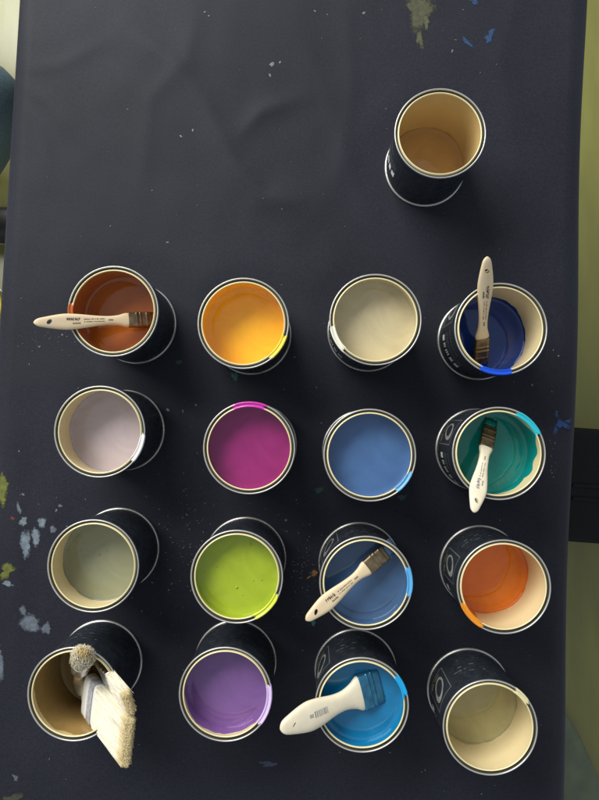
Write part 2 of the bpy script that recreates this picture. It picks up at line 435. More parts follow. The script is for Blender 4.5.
# ------------------------------------------------------------------ paint tins
mm = 0.001
PROF_BODY = [(52.3, 3.6), (52.5, 4.4), (52.5, 8), (52.5, 50), (52.5, 90), (52.5, 94.2), (52.9, 95.2)]
PROF_FOOT = [(50.4, 3.4), (51.4, .6), (52.4, 0), (53.5, .3), (54.0, 1.4), (53.9, 2.9), (53.2, 3.8), (52.45, 4.1)]
PROF_RIM = [(52.7, 95.0), (53.4, 95.4), (54.1, 96.2), (54.2, 97.4), (53.8, 98.2), (53.2, 98.5), (52.7, 98.2), (52.4, 97.4)]
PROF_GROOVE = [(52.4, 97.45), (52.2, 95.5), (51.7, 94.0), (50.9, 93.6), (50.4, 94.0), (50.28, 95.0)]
PROF_LIP = [(50.3, 94.9), (50.2, 95.4), (49.8, 96.6), (49.3, 97.5), (48.8, 97.7), (48.3, 97.3), (48.1, 96.3), (48.5, 94.6), (49.6, 93.6), (50.6, 93.2)]
PROF_WALL = [(50.7, 93.3), (50.7, 80), (50.7, 50), (50.7, 20), (50.7, 6), (50.0, 4.4), (48.5, 3.9), (25, 3.8), (0.3, 3.8)]
def pl(prof): return [(r * mm, z * mm) for r, z in prof]
ME = {}
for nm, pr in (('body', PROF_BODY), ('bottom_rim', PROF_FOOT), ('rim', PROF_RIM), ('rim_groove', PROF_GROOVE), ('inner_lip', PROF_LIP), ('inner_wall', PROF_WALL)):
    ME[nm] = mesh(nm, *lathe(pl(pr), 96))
def cyl_patch(a0, a1, z0, z1, r, na=None):
    na = na or max(1, int(abs(a1 - a0) / 4)); vs, fs = [], []
    for i in range(na + 1):
        a = R(a0 + (a1 - a0) * i / na)
        vs += [(r * math.cos(a), r * math.sin(a), z0), (r * math.cos(a), r * math.sin(a), z1)]
    for i in range(na): fs.append((2 * i, 2 * i + 2, 2 * i + 3, 2 * i + 1))
    return vs, fs
def join(parts):
    vs, fs = [], []
    for v, f in parts:
        b0 = len(vs); vs += v; fs += [tuple(i + b0 for i in q) for q in f]
    return vs, fs
RB = 0.0525
def ring_patch(ac, zc, ra, rz, w, r, tilt=.25, n=36):
    vs, fs = [], []
    for i in range(n):
        t = 2 * math.pi * i / n
        ww = w * (1 + .35 * math.sin(t + .8))
        for k in (1, 1 - ww):
            u, z = ra * k * math.cos(t), rz * k * math.sin(t)
            u += tilt * z
            a = R(ac) + u / RB
            vs.append((r * math.cos(a), r * math.sin(a), zc + z))
    for i in range(n):
        j = (i + 1) % n
        fs.append((2 * i, 2 * j, 2 * j + 1, 2 * i + 1))
    return vs, fs
def label_meshes():
    rnd = random.Random(11); d = {}
    d['label'] = mesh('label', *cyl_patch(-24, 92, .012, .086, RB + .00015, 40))
    r1 = RB + .0003
    fr = []
    for (a, b_, z0, z1) in ((-19, 19, .0735, .0749), (-19, 19, .020, .0212), (-19, -17.8, .0212, .0735), (17.8, 19, .0212, .0735)):
        fr.append(cyl_patch(a, b_, z0, z1, r1))
    d['label_frame'] = mesh('label_frame', *join(fr))
    d['logo_ring'] = mesh('logo_ring', *join([ring_patch(0, .050, .0105, .019, .32, r1)]))
    d['logo_tail'] = mesh('logo_tail', *join([cyl_patch(5, 15, .0255, .0275, r1), cyl_patch(-10, 2, .0255, .0268, r1)]))
    tx = []
    a = 30
    for w in (9, 7, 10, 8, 9):                       # bold lettering: uneven strokes
        for q in range(3):
            a0 = a + q * w / 3
            tx.append(cyl_patch(a0, a0 + w * rnd.uniform(.16, .24), .030, .030 + rnd.uniform(.008, .012), r1, 1))
        tx.append(cyl_patch(a, a + w * .8, .030 + rnd.choice([0, .0045, .0085]), .030 + rnd.uniform(.0095, .0105), r1 + .0001, 2))
        a += w + 2.2
    d['lettering'] = mesh('lettering', *join(tx))
    sm = []
    for z in (.046, .051, .056, .068):
        a = 30
        while a < (80 if z < .06 else 66):
            w = rnd.uniform(1.0, 2.6); sm.append(cyl_patch(a, a + w, z, z + rnd.uniform(.0018, .0026), r1, 1)); a += w + rnd.uniform(.6, 1.2)
    d['small_print'] = mesh('small_print', *join(sm))
    bk = []
    for z in (.030, .040, .047, .056, .064):
        a = -72 + rnd.uniform(0, 10)
        while a < -34:
            w = rnd.uniform(2, 7)
            if rnd.random() < .6: bk.append(cyl_patch(a, a + w, z, z + rnd.uniform(.0010, .0020), r1, 2))
            a += w + rnd.uniform(1, 4)
    d['back_print'] = mesh('back_print', *join(bk))
    return d
LM = label_meshes()
LTURN = {'navy': 148, 'teal': 152, 'tangerine': 166, 'cream': 156, 'cerulean': 152, 'slate': 144, 'tan': 128, 'beige': 146, 'lime': 255, 'purple': 262}
PAINT = {}
def paint_mat(c):
    k = c['k']
    m = mat('paint_' + k, lin(*c['col'], k=PG.get(k, 0.95)), 0.075)
    nt = m.node_tree; L = nt.links; p = nt.nodes['Principled BSDF']
    tc = nd(m, 'ShaderNodeTexCoord')
    n = nd(m, 'ShaderNodeTexNoise'); n.inputs['Scale'].default_value = 26; n.inputs['Detail'].default_value = 2
    L.new(tc.outputs['Object'], n.inputs['Vector'])
    b_ = nd(m, 'ShaderNodeBump'); b_.inputs['Strength'].default_value = .06; b_.inputs['Distance'].default_value = .002
    L.new(n.outputs['Fac'], b_.inputs['Height']); L.new(b_.outputs['Normal'], p.inputs['Normal'])
    n3 = nd(m, 'ShaderNodeTexNoise'); n3.inputs['Scale'].default_value = 18; n3.inputs['Detail'].default_value = 4; n3.inputs['Distortion'].default_value = 2.5
    L.new(tc.outputs['Object'], n3.inputs['Vector'])
    mx = nd(m, 'ShaderNodeMix', data_type='RGBA'); base = tuple(p.inputs['Base Color'].default_value)
    mx.inputs[6].default_value = tuple(q * .93 for q in base[:3]) + (1,); mx.inputs[7].default_value = tuple(min(1, q * 1.04 + .002) for q in base[:3]) + (1,)
    mr = nd(m, 'ShaderNodeMapRange'); mr.inputs[1].default_value = .35; mr.inputs[2].default_value = .65
    L.new(n3.outputs['Fac'], mr.inputs[0]); L.new(mr.outputs[0], mx.inputs[0]); L.new(mx.outputs[2], p.inputs['Base Color'])
    return m
PG = {}
def paint_mesh(lev, seed):
    rnd = random.Random(seed); n = 72; k = 14; vs, fs = [], []
    ph = rnd.uniform(0, 9)
    for q in range(k + 1):
        r = .0505 * (q / k if q else .004)
        for i in range(n):
            a = 2 * math.pi * i / n
            z = lev + .0011 * max(0, (r / .0505 - .93) / .07) ** 2
            z += .00018 * mn.noise((r * math.cos(a) * 60, r * math.sin(a) * 60, ph))
            z += .00014 * math.sin(r * 900 + ph)  * (r / .05)
            vs.append((r * math.cos(a), r * math.sin(a), z))
    for q in range(k):
        for i in range(n): fs.append((q * n + i, q * n + (i + 1) % n, (q + 1) * n + (i + 1) % n, (q + 1) * n + i))
    return mesh('paint', vs, fs)
def film_mesh(lev, top, seed):
    n = 120; rows = 5; vs, fs = [], []; rnd = random.Random(seed); ph = rnd.uniform(0, 20)
    for q in range(rows):
        for i in range(n):
            a = 2 * math.pi * i / n
            t_ = top + .006 * mn.noise((math.cos(a) * 2, math.sin(a) * 2, ph)) + .002 * mn.noise((math.cos(a) * 9, math.sin(a) * 9, ph))
            t_ = min(t_, .0925); t_ = max(t_, lev + .0018)
            z = lev - .001 + (t_ - lev + .001) * q / (rows - 1)
            r = .0503 if q < rows - 1 else .05062
            vs.append((r * math.cos(a), r * math.sin(a), z))
    for q in range(rows - 1):
        for i in range(n): fs.append((q * n + i, q * n + (i + 1) % n, (q + 1) * n + (i + 1) % n, (q + 1) * n + i))
    return mesh('paint_film', vs, fs)
def smear_mesh(a0, a1, seed, drip=True):
    rnd = random.Random(seed)
    prof = [(54.1, 95.8), (54.55, 96.8), (54.3, 98.2), (53.4, 98.95), (52.6, 98.6), (52.1, 97.8), (51.4, 97.4), (50.6, 97.3), (49.9, 97.2), (49.2, 98.0), (48.6, 98.1), (47.9, 97.3), (47.75, 96.0), (48.2, 94.4), (49.4, 93.3), (50.2, 92.6)]
    na = max(8, int((a1 - a0) / 1.5)); vs, fs = [], []
    pa, pb = rnd.uniform(0, 9), rnd.uniform(0, 9); lean = rnd.uniform(-6, 6)
    for j, (r, z) in enumerate(prof):
        e0 = a0 + 7 * mn.noise((j * .45, pa, 0)) + 3 * mn.noise((j * 1.3, pa, 4)) + lean * (j / len(prof) - .5)
        e1 = a1 + 7 * mn.noise((j * .45, pb, 0)) + 3 * mn.noise((j * 1.3, pb, 4)) + lean * (j / len(prof) - .5)
        for i in range(na + 1):
            a = R(e0 + (e1 - e0) * i / na)
            edge = min(1, i / 2, (na - i) / 2)
            dd = .33 * (1 - edge) + .10 * mn.noise((i * .5, j * .6, pa))
            vs.append(((r - dd) * mm * math.cos(a), (r - dd) * mm * math.sin(a), (z - dd) * mm))
    w = na + 1
    for j in range(len(prof) - 1):
        for i in range(na): fs.append((j * w + i, j * w + i + 1, (j + 1) * w + i + 1, (j + 1) * w + i))
    return mesh('paint_smear', vs, fs)
def wall_smear(a0, a1, z0, z1, seed):
    rnd = random.Random(seed); na, nz = 40, 8; vs, fs = [], []; ph = rnd.uniform(0, 9)
    for i in range(na + 1):
        f = i / na; a = R(a0 + (a1 - a0) * f); env = math.sin(math.pi * f) ** .5
        zt = z0 + (z1 - z0) * env * (.75 + .5 * mn.noise((f * 5, ph, 0))); zt = max(z0 + .001, min(.0925, zt))
        for j in range(nz + 1):
            r = .05005 + (.0005 if j == nz or i in (0, na) else 0)
            vs.append((r * math.cos(a), r * math.sin(a), z0 + (zt - z0) * j / nz))
    for i in range(na):
        for j in range(nz): fs.append((i * (nz + 1) + j, i * (nz + 1) + j + 1, (i + 1) * (nz + 1) + j + 1, (i + 1) * (nz + 1) + j))
    return mesh('paint_run', vs, fs)
WALL = {'teal': [(-48, 62)], 'navy': [(-100, -60)], 'slate': [(-40, 30)], 'cream': [(20, 70)], 'tangerine': [(195, 250)], 'lilac': [(-45, 0)]}
def bubbles(lev, n, seed):
    rnd = random.Random(seed); parts = []
    for _ in range(n):
        a, q = rnd.uniform(0, 6.28), .044 * math.sqrt(rnd.random()); r = rnd.choice([.0007, .0009, .0012, .0016])
        v, f = lathe([(r, -.0003), (r * .9, r * .35), (r * .6, r * .62), (.0001, r * .75)], 10)
        parts.append(([(x_ + q * math.cos(a), y_ + q * math.sin(a), z_ + lev) for x_, y_, z_ in v], f))
    return mesh('bubbles', *join(parts))
def make_can(c, idx):
    t = tag(empty('paint_can', (c['x'], c['y'], TZ + .0003)), c['label'], 'paint can', 'open paint tins on the cloth')
    b_ = obj('body', ME['body'], M['black'], t)
    obj('bottom_rim', ME['bottom_rim'], M['tin'], t)
    obj('rim', ME['rim'], M['tin'], t)
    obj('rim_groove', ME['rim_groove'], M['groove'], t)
    obj('inner_lip', ME['inner_lip'], M['lip'], t)
    obj('inner_wall', ME['inner_wall'], M['gold_lacquer' if c['k'] in ('tan', 'brown') else 'lacquer'], t)
    pm_ = paint_mat(c); PAINT[c['k']] = pm_
    obj('paint', paint_mesh(c['lev'], idx), pm_, t)
    top = H * (1 - c['st'])
    obj('paint_film', film_mesh(c['lev'], top, idx + 50), pm_, t)
    for (a0, a1) in WALL.get(c['k'], []):
        obj('paint_run', wall_smear(a0, a1, c['lev'] - .001, .094, idx + 9), pm_, t)
    if c['k'] in ('lime', 'khaki'):
        tag(obj('bubbles', bubbles(c['lev'] + .0001, 9 if c['k'] == 'lime' else 5, idx), pm_, t), kind='stuff')
    for q, (a0, a1, col) in enumerate(c['smear']):
        obj('paint_smear', smear_mesh(a0, a1, idx * 3 + q), mat('smear_' + c['k'], lin(*col, k=.85), .25), t)
    turn = R(LTURN.get(c['k'], 150 + (idx * 37 % 20) - 10))
    lb = obj('label', LM['label'], M['label'], t); lb.rotation_euler = (0, 0, turn)
    for nm, mt in (('label_frame', 'grey_print'), ('logo_ring', 'silver_print'), ('logo_tail', 'gold_print'), ('lettering', 'white_print'), ('small_print', 'grey_print'), ('back_print', 'grey_print')):
        obj(nm, LM[nm], M[mt], lb)
    return t
for i, c in enumerate(CANS): make_can(c, i)

# ------------------------------------------------------------------ brushes
def section(w, th, n=20, e=2.6):
    out = []
    for i in range(n):
        a = 2 * math.pi * i / n
        cx, cy = math.cos(a), math.sin(a)
        out.append((math.copysign(abs(cx) ** (2 / e), cx) * w / 2, math.copysign(abs(cy) ** (2 / e), cy) * th / 2))
    return out
def loft(stations, n=20, e=2.6, cap=True):
    """stations: (x, width(y), thickness(z)); runs along +x"""
    vs, fs = [], []
    for (x_, w, th) in stations:
        for (y_, z_) in section(w, th, n, e): vs.append((x_, y_, z_))
    for j in range(len(stations) - 1):
        for i in range(n): fs.append((j * n + i, j * n + (i + 1) % n, (j + 1) * n + (i + 1) % n, (j + 1) * n + i))
    if cap:
        fs.append(tuple(range(n))); b0 = (len(stations) - 1) * n; fs.append(tuple(b0 + i for i in range(n)))
    return vs, fs
def interp(tab, s):
    s = max(tab[0][0], min(tab[-1][0], s))
    for i in range(len(tab) - 1):
        (a, va), (b_, vb) = tab[i], tab[i + 1]
        if s <= b_:
            k = (s - a) / (b_ - a); hx_ = b_ - a
            ma = (vb - tab[i - 1][1]) / (b_ - tab[i - 1][0]) if i else (vb - va) / hx_
            mb = (tab[i + 2][1] - va) / (tab[i + 2][0] - a) if i + 2 < len(tab) else (vb - va) / hx_
            k2, k3 = k * k, k * k * k
            return (2 * k3 - 3 * k2 + 1) * va + (k3 - 2 * k2 + k) * hx_ * ma + (-2 * k3 + 3 * k2) * vb + (k3 - k2) * hx_ * mb
    return tab[-1][1]
def handle_stations(Lh, wtab, ttab, n=44):
    st = []
    for i in range(n + 1):
        s = (i / n) ** 1.25
        w, th = interp(wtab, s), interp(ttab, s)
        if s < .05: w *= math.sqrt(max(.02, 1 - (1 - s / .05) ** 2)) * .999; th *= math.sqrt(max(.05, 1 - (1 - s / .05) ** 2))
        st.append((s * Lh, w, th))
    return st
def cut_hole(me, cut_me):
    a = bpy.data.objects.new('a', me); b_ = bpy.data.objects.new('b', cut_me)
    C.objects.link(a); C.objects.link(b_)
    md = a.modifiers.new('b', 'BOOLEAN'); md.object = b_; md.operation = 'DIFFERENCE'; md.solver = 'EXACT'
    dg = bpy.context.evaluated_depsgraph_get(); dg.update()
    r = bpy.data.meshes.new_from_object(a.evaluated_get(dg))
    bpy.data.objects.remove(a); bpy.data.objects.remove(b_)
    return r
def hole_cutter(x_, lx, ly, rot):
    n = 20; vs, fs = [], []
    for z in (-.02, .02):
        for i in range(n):
            a = 2 * math.pi * i / n; ex, ey = lx * math.cos(a), ly * math.sin(a)
            vs.append((x_ + ex * math.cos(rot) - ey * math.sin(rot), ex * math.sin(rot) + ey * math.cos(rot), z))
    for i in range(n): fs.append((i, (i + 1) % n, n + (i + 1) % n, n + i))
    fs.append(tuple(range(n))); fs.append(tuple(range(n, 2 * n)))
    return mesh('cut', vs, fs, False)
def top_z(s_x, y_, Lh, wtab, ttab, e=2.6):
    s = s_x / Lh; w, th = interp(wtab, s) / 2, interp(ttab, s) / 2
    return th * max(0, 1 - min(1, abs(y_) / w) ** e) ** (1 / e)
def strokes(rects, Lh, wtab, ttab):
    vs, fs = [], []
    for (x0, x1, y0, y1) in rects:
        b0 = len(vs)
        for (x_, y_) in ((x0, y0), (x1, y0), (x1, y1), (x0, y1)):
            vs.append((x_, y_, top_z(x_, y_, Lh, wtab, ttab) + .00018))
        fs.append((b0, b0 + 1, b0 + 2, b0 + 3))
    return mesh('print', vs, fs, False)
def bristle_mesh(x0, x1, w, th, n, rnd, taper=.8, splay=1.0, rad=.00035, tipvar=.006, core=True, rnd_sec=False, fray=.0007):
    vs, fs = [], []
    for _ in range(n):
        if rnd_sec:
            a = rnd.uniform(0, 6.28); q = math.sqrt(rnd.random()); dome = q * q * .016; y0, z0 = q * math.cos(a) * w / 2, q * math.sin(a) * th / 2
        else: dome = 0; y0, z0 = rnd.uniform(-w / 2, w / 2), rnd.uniform(-th / 2, th / 2)
        y1, z1 = y0 * splay + rnd.gauss(0, fray), z0 * taper + rnd.gauss(0, fray)
        L_ = x1 - dome - rnd.random() ** 2 * tipvar - abs(z0 / (th / 2)) * tipvar * .6
        b0 = len(vs)
        pts = [(x0 + (L_ - x0) * f_, y0 + (y1 - y0) * f_ + rnd.gauss(0, .0002), z0 + (z1 - z0) * f_ + z0 * .25 * f_ * (1 - f_)) for f_ in (0, .4, .72, .88, 1)]
        for k, (px_, py_, pz_) in enumerate(pts):
            r = rad * (1, .98, .95, .8, .45)[k]
            for a in (0, 2.094, 4.189): vs.append((px_, py_ + r * math.cos(a), pz_ + r * math.sin(a)))
        for k in range(4):
            for i in range(3): fs.append((b0 + k * 3 + i, b0 + k * 3 + (i + 1) % 3, b0 + k * 3 + 3 + (i + 1) % 3, b0 + k * 3 + 3 + i))
        fs.append((b0 + 12, b0 + 13, b0 + 14))
    if core:
        st = [(x0 - .001, w * .98, th * .98), ((x0 + x1) / 2, w * (1 + splay) / 2 * .96, th * .92), (x0 + (x1 - x0) * .76, w * splay * .90, th * (.2 + .6 * taper)), (x1 - tipvar * 1.8, w * splay * .78, th * taper * .6)]
        v2, f2 = loft(st, 16, 3.5); b0 = len(vs); vs += v2; fs += [tuple(i + b0 for i in f) for f in f2]
    return mesh('bristles', vs, fs)
def frame_from(p_end, p_tip, roll=0.0):
    """matrix: origin p_end, +x towards the bristles, +z up"""
    x_ = (p_tip - p_end).normalized(); z_ = Vector((0, 0, 1)); z_ = (z_ - x_ * z_.dot(x_)).normalized()
    if roll: z_ = Quaternion(x_, roll) @ z_
    y_ = z_.cross(x_)
    return Matrix(((x_.x, y_.x, z_.x, p_end.x), (x_.y, y_.y, z_.y, p_end.y), (x_.z, y_.z, z_.z, p_end.z), (0, 0, 0, 1)))
def along(contact, d, end_px):
    """point on the line contact + d*s that projects nearest to end_px"""
    best = None
    for i in range(-400, 400):
        P = contact + d * (i * .0005)
        if P.z > CAM.z - .1: continue
        q = Q.inverted() @ (P - CAM); u, v = CU + F * q.x / -q.z, CV - F * q.y / -q.z
        e = math.hypot(u - end_px[0], v - end_px[1])
        if best is None or e < best[0]: best = (e, P)
    return best[1]
def make_brush(label, can, end_px, rim_px, ferr0_px, ferr1_px, ferr1_dz, w_h, w_f, woodm, inkm, wide=False, roll=0.0, ferr_mat=None, seed=1, rest=.0035):
    c = CAN[can]
    tip = at_z(*ferr1_px, c['lev'] + ferr1_dz); con = at_z(*rim_px, H + rest)
    d = (con - tip).normalized()
    end = along(con, d, end_px); f0 = along(con, d, ferr0_px)
    Lh = (f0 - end).length; Lf = (tip - f0).length
    rnd = random.Random(seed)
    t = tag(empty('paint_brush', (0, 0, 0)), label, 'paint brush', 'brushes lying in the paint tins')
    t.matrix_world = frame_from(end, tip, roll)
    if wide:
        wt = [(0, .011), (.10, .020), (.32, w_h), (.46, w_h * .96), (.66, w_h * .70), (.78, w_h * .68), (.90, w_f * .74), (.97, w_f * .98), (1, w_f)]
        tt = [(0, .005), (.1, .008), (.4, .010), (.8, .011), (1, .012)]
    else:
        wt = [(0, .0062), (.08, .0112), (.30, w_h), (.44, w_h * .95), (.66, w_h * .66), (.79, w_h * .58), (.89, w_f * .74), (.96, w_f * .98), (1, w_f * .98)]
        tt = [(0, .004), (.1, .006), (.4, .0065), (.75, .0075), (1, .008)]
    hm = mesh('handle', *loft(handle_stations(Lh, wt, tt)))
    hm = cut_hole(hm, hole_cutter(.155 * Lh, .0036 if not wide else .0030, .0022 if not wide else .0010, .75))
    hm.polygons.foreach_set('use_smooth', [True] * len(hm.polygons))
    try: hm.set_sharp_from_angle(angle=R(50))
    except Exception: pass
    h = obj('handle', hm, woodm, t)
    rects = []
    if wide:
        x_ = .40 * Lh
        while x_ < .56 * Lh:
            w = rnd.uniform(.0004, .0013); rects.append((x_, x_ + w, -.0045 + .002, .0045)); x_ += w + rnd.uniform(.0006, .0014)
        x_ = .34 * Lh
        while x_ < .385 * Lh: rects.append((x_, x_ + .0006, -.001, .003)); x_ += .0012
    else:
        x_ = .33 * Lh
        while x_ < .47 * Lh:                          # bold maker's mark
            w = rnd.uniform(.0010, .0022); y0 = rnd.uniform(-.0004, .0012)
            rects.append((x_, x_ + w * .45, y0, .0042 + rnd.uniform(-.0008, .0004))); rects.append((x_, x_ + w, y0 + rnd.uniform(.0002, .0022), y0 + .0026)); x_ += w + .0005
        x_ = .39 * Lh
        while x_ < .47 * Lh: rects.append((x_, x_ + .0012, -.0036, -.0018 + rnd.uniform(-.0004, .0004))); x_ += .0018
        for y0 in (.0012, -.0018):
            x_ = .51 * Lh
            while x_ < .73 * Lh:
                w = rnd.uniform(.0005, .0012); rects.append((x_, x_ + w, y0, y0 + rnd.uniform(.0007, .0013))); x_ += w + rnd.choice([.0004, .0005, .0014])
        x_ = .77 * Lh
        while x_ < .82 * Lh: rects.append((x_, x_ + .0009, -.0008, .0010)); x_ += .0014
    obj('lettering', strokes(rects, Lh, wt, tt), inkm, h)
    fm = ferr_mat or M['ferrule']
    tf = .0095 if not wide else .0135
    st = []
    ribs = (.36, .52, .80) if not wide else (.4, .62)
    nst = 40
    for i in range(nst + 1):
        s = i / nst; rib = sum(.0006 * math.exp(-((s - q) / .035) ** 2) for q in ribs)
        st.append((Lh - .001 + (Lf + .001) * s, w_f * 1.03 + rib * 2, tf + rib * 2))
    f = obj('ferrule', mesh('ferrule', *loft(st, 24, 5)), fm, t)
    dots = []
    for q in (-.28, .28):
        n = 10; cx = Lh + Lf * .18; b0 = len(dots) * 0
        st2 = [(0, 0)]
    bl = .016
    bm_ = bristle_mesh(Lh + Lf - .0005, Lh + Lf + bl, w_f * .96, tf * .85, 160, rnd, .6, .97, tipvar=.004)
    obj('bristles', bm_, PAINT[can], t)
    return t
make_brush('pale wooden brush with brown print resting across the tin of rusty orange paint', 'rust', (33.5, 322), (73, 321.5), (129, 320), (151, 319.5), .004, .0188, .0178, M['wood'], M['ink'], seed=2)
make_brush('tan wooden brush with slanted handle hole standing in the navy blue paint', 'navy', (487, 256.5), (485.3, 287), (482, 338), (480.5, 361), .004, .0182, .0172, M['wood'], M['ink'], seed=3)
make_brush('sunlit whitish brush with stained handle hole resting in the teal paint', 'teal', (471.5, 512), (478, 490), (485.5, 447), (489.5, 428), .006, .0205, .0168, M['whitewood'], M['greyink'], seed=4)
make_brush('cream brush with dark maker print lying across the slate blue tin', 'slate', (304, 618), (330, 599.5), (368, 567), (385, 552), .010, .0190, .0182, M['wood'], M['ink'], seed=5)
make_brush('wide cream flat brush with a barcode handle dipped in cerulean paint', 'cerulean', (277, 723), (325, 709), (360, 690.5), (379, 684.5), -.004, .0325, .0405, M['whitewood'], M['greyink'], wide=True,
           ferr_mat=vary(mat('blue_stained_ferrule', (0.04, 0.17, 0.28), 0.25, 0.6), 90, .3), seed=6)

# brushes standing bristles-up in the brown tin
def stand_brush(label, bot_px, rim_px, s_f0, s_f1, s_tip, w, th, woodm, roll=0.0, round_=False, seed=1, zb=.012, rest=.005, nb=900, hw=.02, ferrm=None, band=False, splay=1.03):
    a = at_z(*bot_px, zb); con = at_z(*rim_px, H + rest); d = con - a; full = d.length
    rnd = random.Random(seed)
    tip = a + d * s_tip
    t = tag(empty('paint_brush', (0, 0, 0)), label, 'paint brush', 'brushes standing bristles up in the brown tin')
    t.matrix_world = frame_from(a, tip, roll)
    x0, x1, x2 = s_f0 * full, s_f1 * full, s_tip * full
    wt = [(0, .007), (.1, hw * .7), (.4, hw), (.75, hw * .7), (.93, w * .9), (1, w)] if not round_ else [(0, .007), (.2, .011), (.6, .013), (1, w * .95)]
    tt = [(0, .005), (.4, .008), (1, th * .95)] if not round_ else wt
    h = obj('handle', mesh('handle', *loft(handle_stations(x0, wt, tt), 20, 2.6 if not round_ else 2)), woodm, t)
    e = 5 if not round_ else 2
    st = []
    for i in range(25):
        s = i / 24; rib = sum(.0005 * math.exp(-((s - q) / .05) ** 2) for q in (.3, .7))
        st.append((x0 - .001 + (x1 - x0 + .001) * s, w * 1.02 + 2 * rib, th * 1.04 + 2 * rib))
    f = obj('ferrule', mesh('ferrule', *loft(st, 24, e)), ferrm or M['steel'], t)
    if band:
        st = [(x0 + (x1 - x0) * q, w * 1.025 + .0012, th * 1.05 + .0012) for q in (.50, .52, .70, .86, .88)]
        obj('ferrule_band', mesh('ferrule_band', *loft(st, 24, e, cap=False)), M['grey_band'], f)
    br = bristle_mesh(x1 - .001, x2, w * .97, th * .9, nb, rnd, .75 if not round_ else splay, splay, (.00034), .008 if not round_ else .013, rnd_sec=round_, fray=.0011, core=not round_)
    br.materials.append(M['bristle_white']); br.materials.append(M['bristle_tip'])
    o = obj('bristles', br, M['bristle_white'], t)
    lim = x1 + (x2 - x1) * (.84 if not round_ else .80)
    for p_ in br.polygons:
        if p_.center.x > lim: p_.material_index = 1
    return t
stand_brush('wide flat brush with white blond-tipped bristles hanging furthest over the brown tin', (75, 677), (111, 721), .42, .70, 1.44, .049, .015, M['whitewood'], seed=21, nb=4200, hw=.030, rest=.009, ferrm=M['white_ferrule'], band=True)
stand_brush('narrow flat brush with pale bristles behind the wide upturned brush in the brown tin', (90, 652), (117, 687), .58, .84, 1.42, .023, .012, M['wood'], seed=22, nb=1700, hw=.016, rest=.012, roll=.3)
stand_brush('short round brush with a fluffy blond tuft upturned in the brown tin', (77, 684), (83, 656), .60, .80, 1.16, .0215, .0215, M['wood'], round_=True, seed=23, nb=3000, zb=.012, rest=.012, splay=1.3)

# ------------------------------------------------------------------ right of the table: black case and green sheet on the floor
def fl_px(u, v, z): return at_z(u, v, z - TZ)
a = fl_px(566, 429, .30); b_ = fl_px(640, 541, .30)
cs = tag(empty('storage_case', ((a.x + .34) / 2 + .1, (a.y + b_.y) / 2, .0)), 'black case standing on the olive floor beside the table', 'case')
x0 = a.x - .0; x1 = x0 + .34; y1 = a.y; y0 = b_.y
cx, cy = cs.location.x, cs.location.y
box('case_body', (x0 - cx, y0 - cy, .0145), (x1 - cx, y1 - cy, .262), M['case'], cs, .03, True)
box('case_lid', (x0 - cx - .004, y0 - cy - .004, .264), (x1 - cx + .004, y1 - cy + .004, .300), M['case'], cs, .017, True)
cs.rotation_euler = (0, 0, R(-4))
for q in (.38, .50):
    box('lid_rib', (x0 - cx + .012, y0 - cy + (y1 - y0) * q - .004, .3002), (x1 - cx - .012, y0 - cy + (y1 - y0) * q + .004, .3035), M['case'], cs, .0015)
def green_sheet():
    a = fl_px(552, 690, .02); n, m_ = 50, 70; vs, fs = [], []
    for j in range(m_ + 1):
        for i in range(n + 1):
            X = a.x - .16 + .46 * i / n; Y = a.y - .02 - .55 * j / m_ - 1.7 * (X - a.x) + .02 * math.sin(i * .35)
            u = (X * .8 + (Y) * .6)
            z = .016 + .012 * (math.sin(u * 52) * .5 + .5) ** 3 + .010 * (mn.noise((X * 9, Y * 9, 3)) + 1) + .006 * (mn.noise((X * 25, Y * 25, 3)) + 1)
            vs.append((X, Y, z))
    for j in range(m_):
        for i in range(n): fs.append((j * (n + 1) + i, j * (n + 1) + i + 1, (j + 1) * (n + 1) + i + 1, (j + 1) * (n + 1) + i))
    o = obj('plastic_sheet', mesh('sheet', vs, fs), M['sheet'])
    so = o.modifiers.new('t', 'SOLIDIFY'); so.thickness = .001
    tag(o, 'crumpled dark green sheet lying on the floor beside the table', 'sheet')
green_sheet()

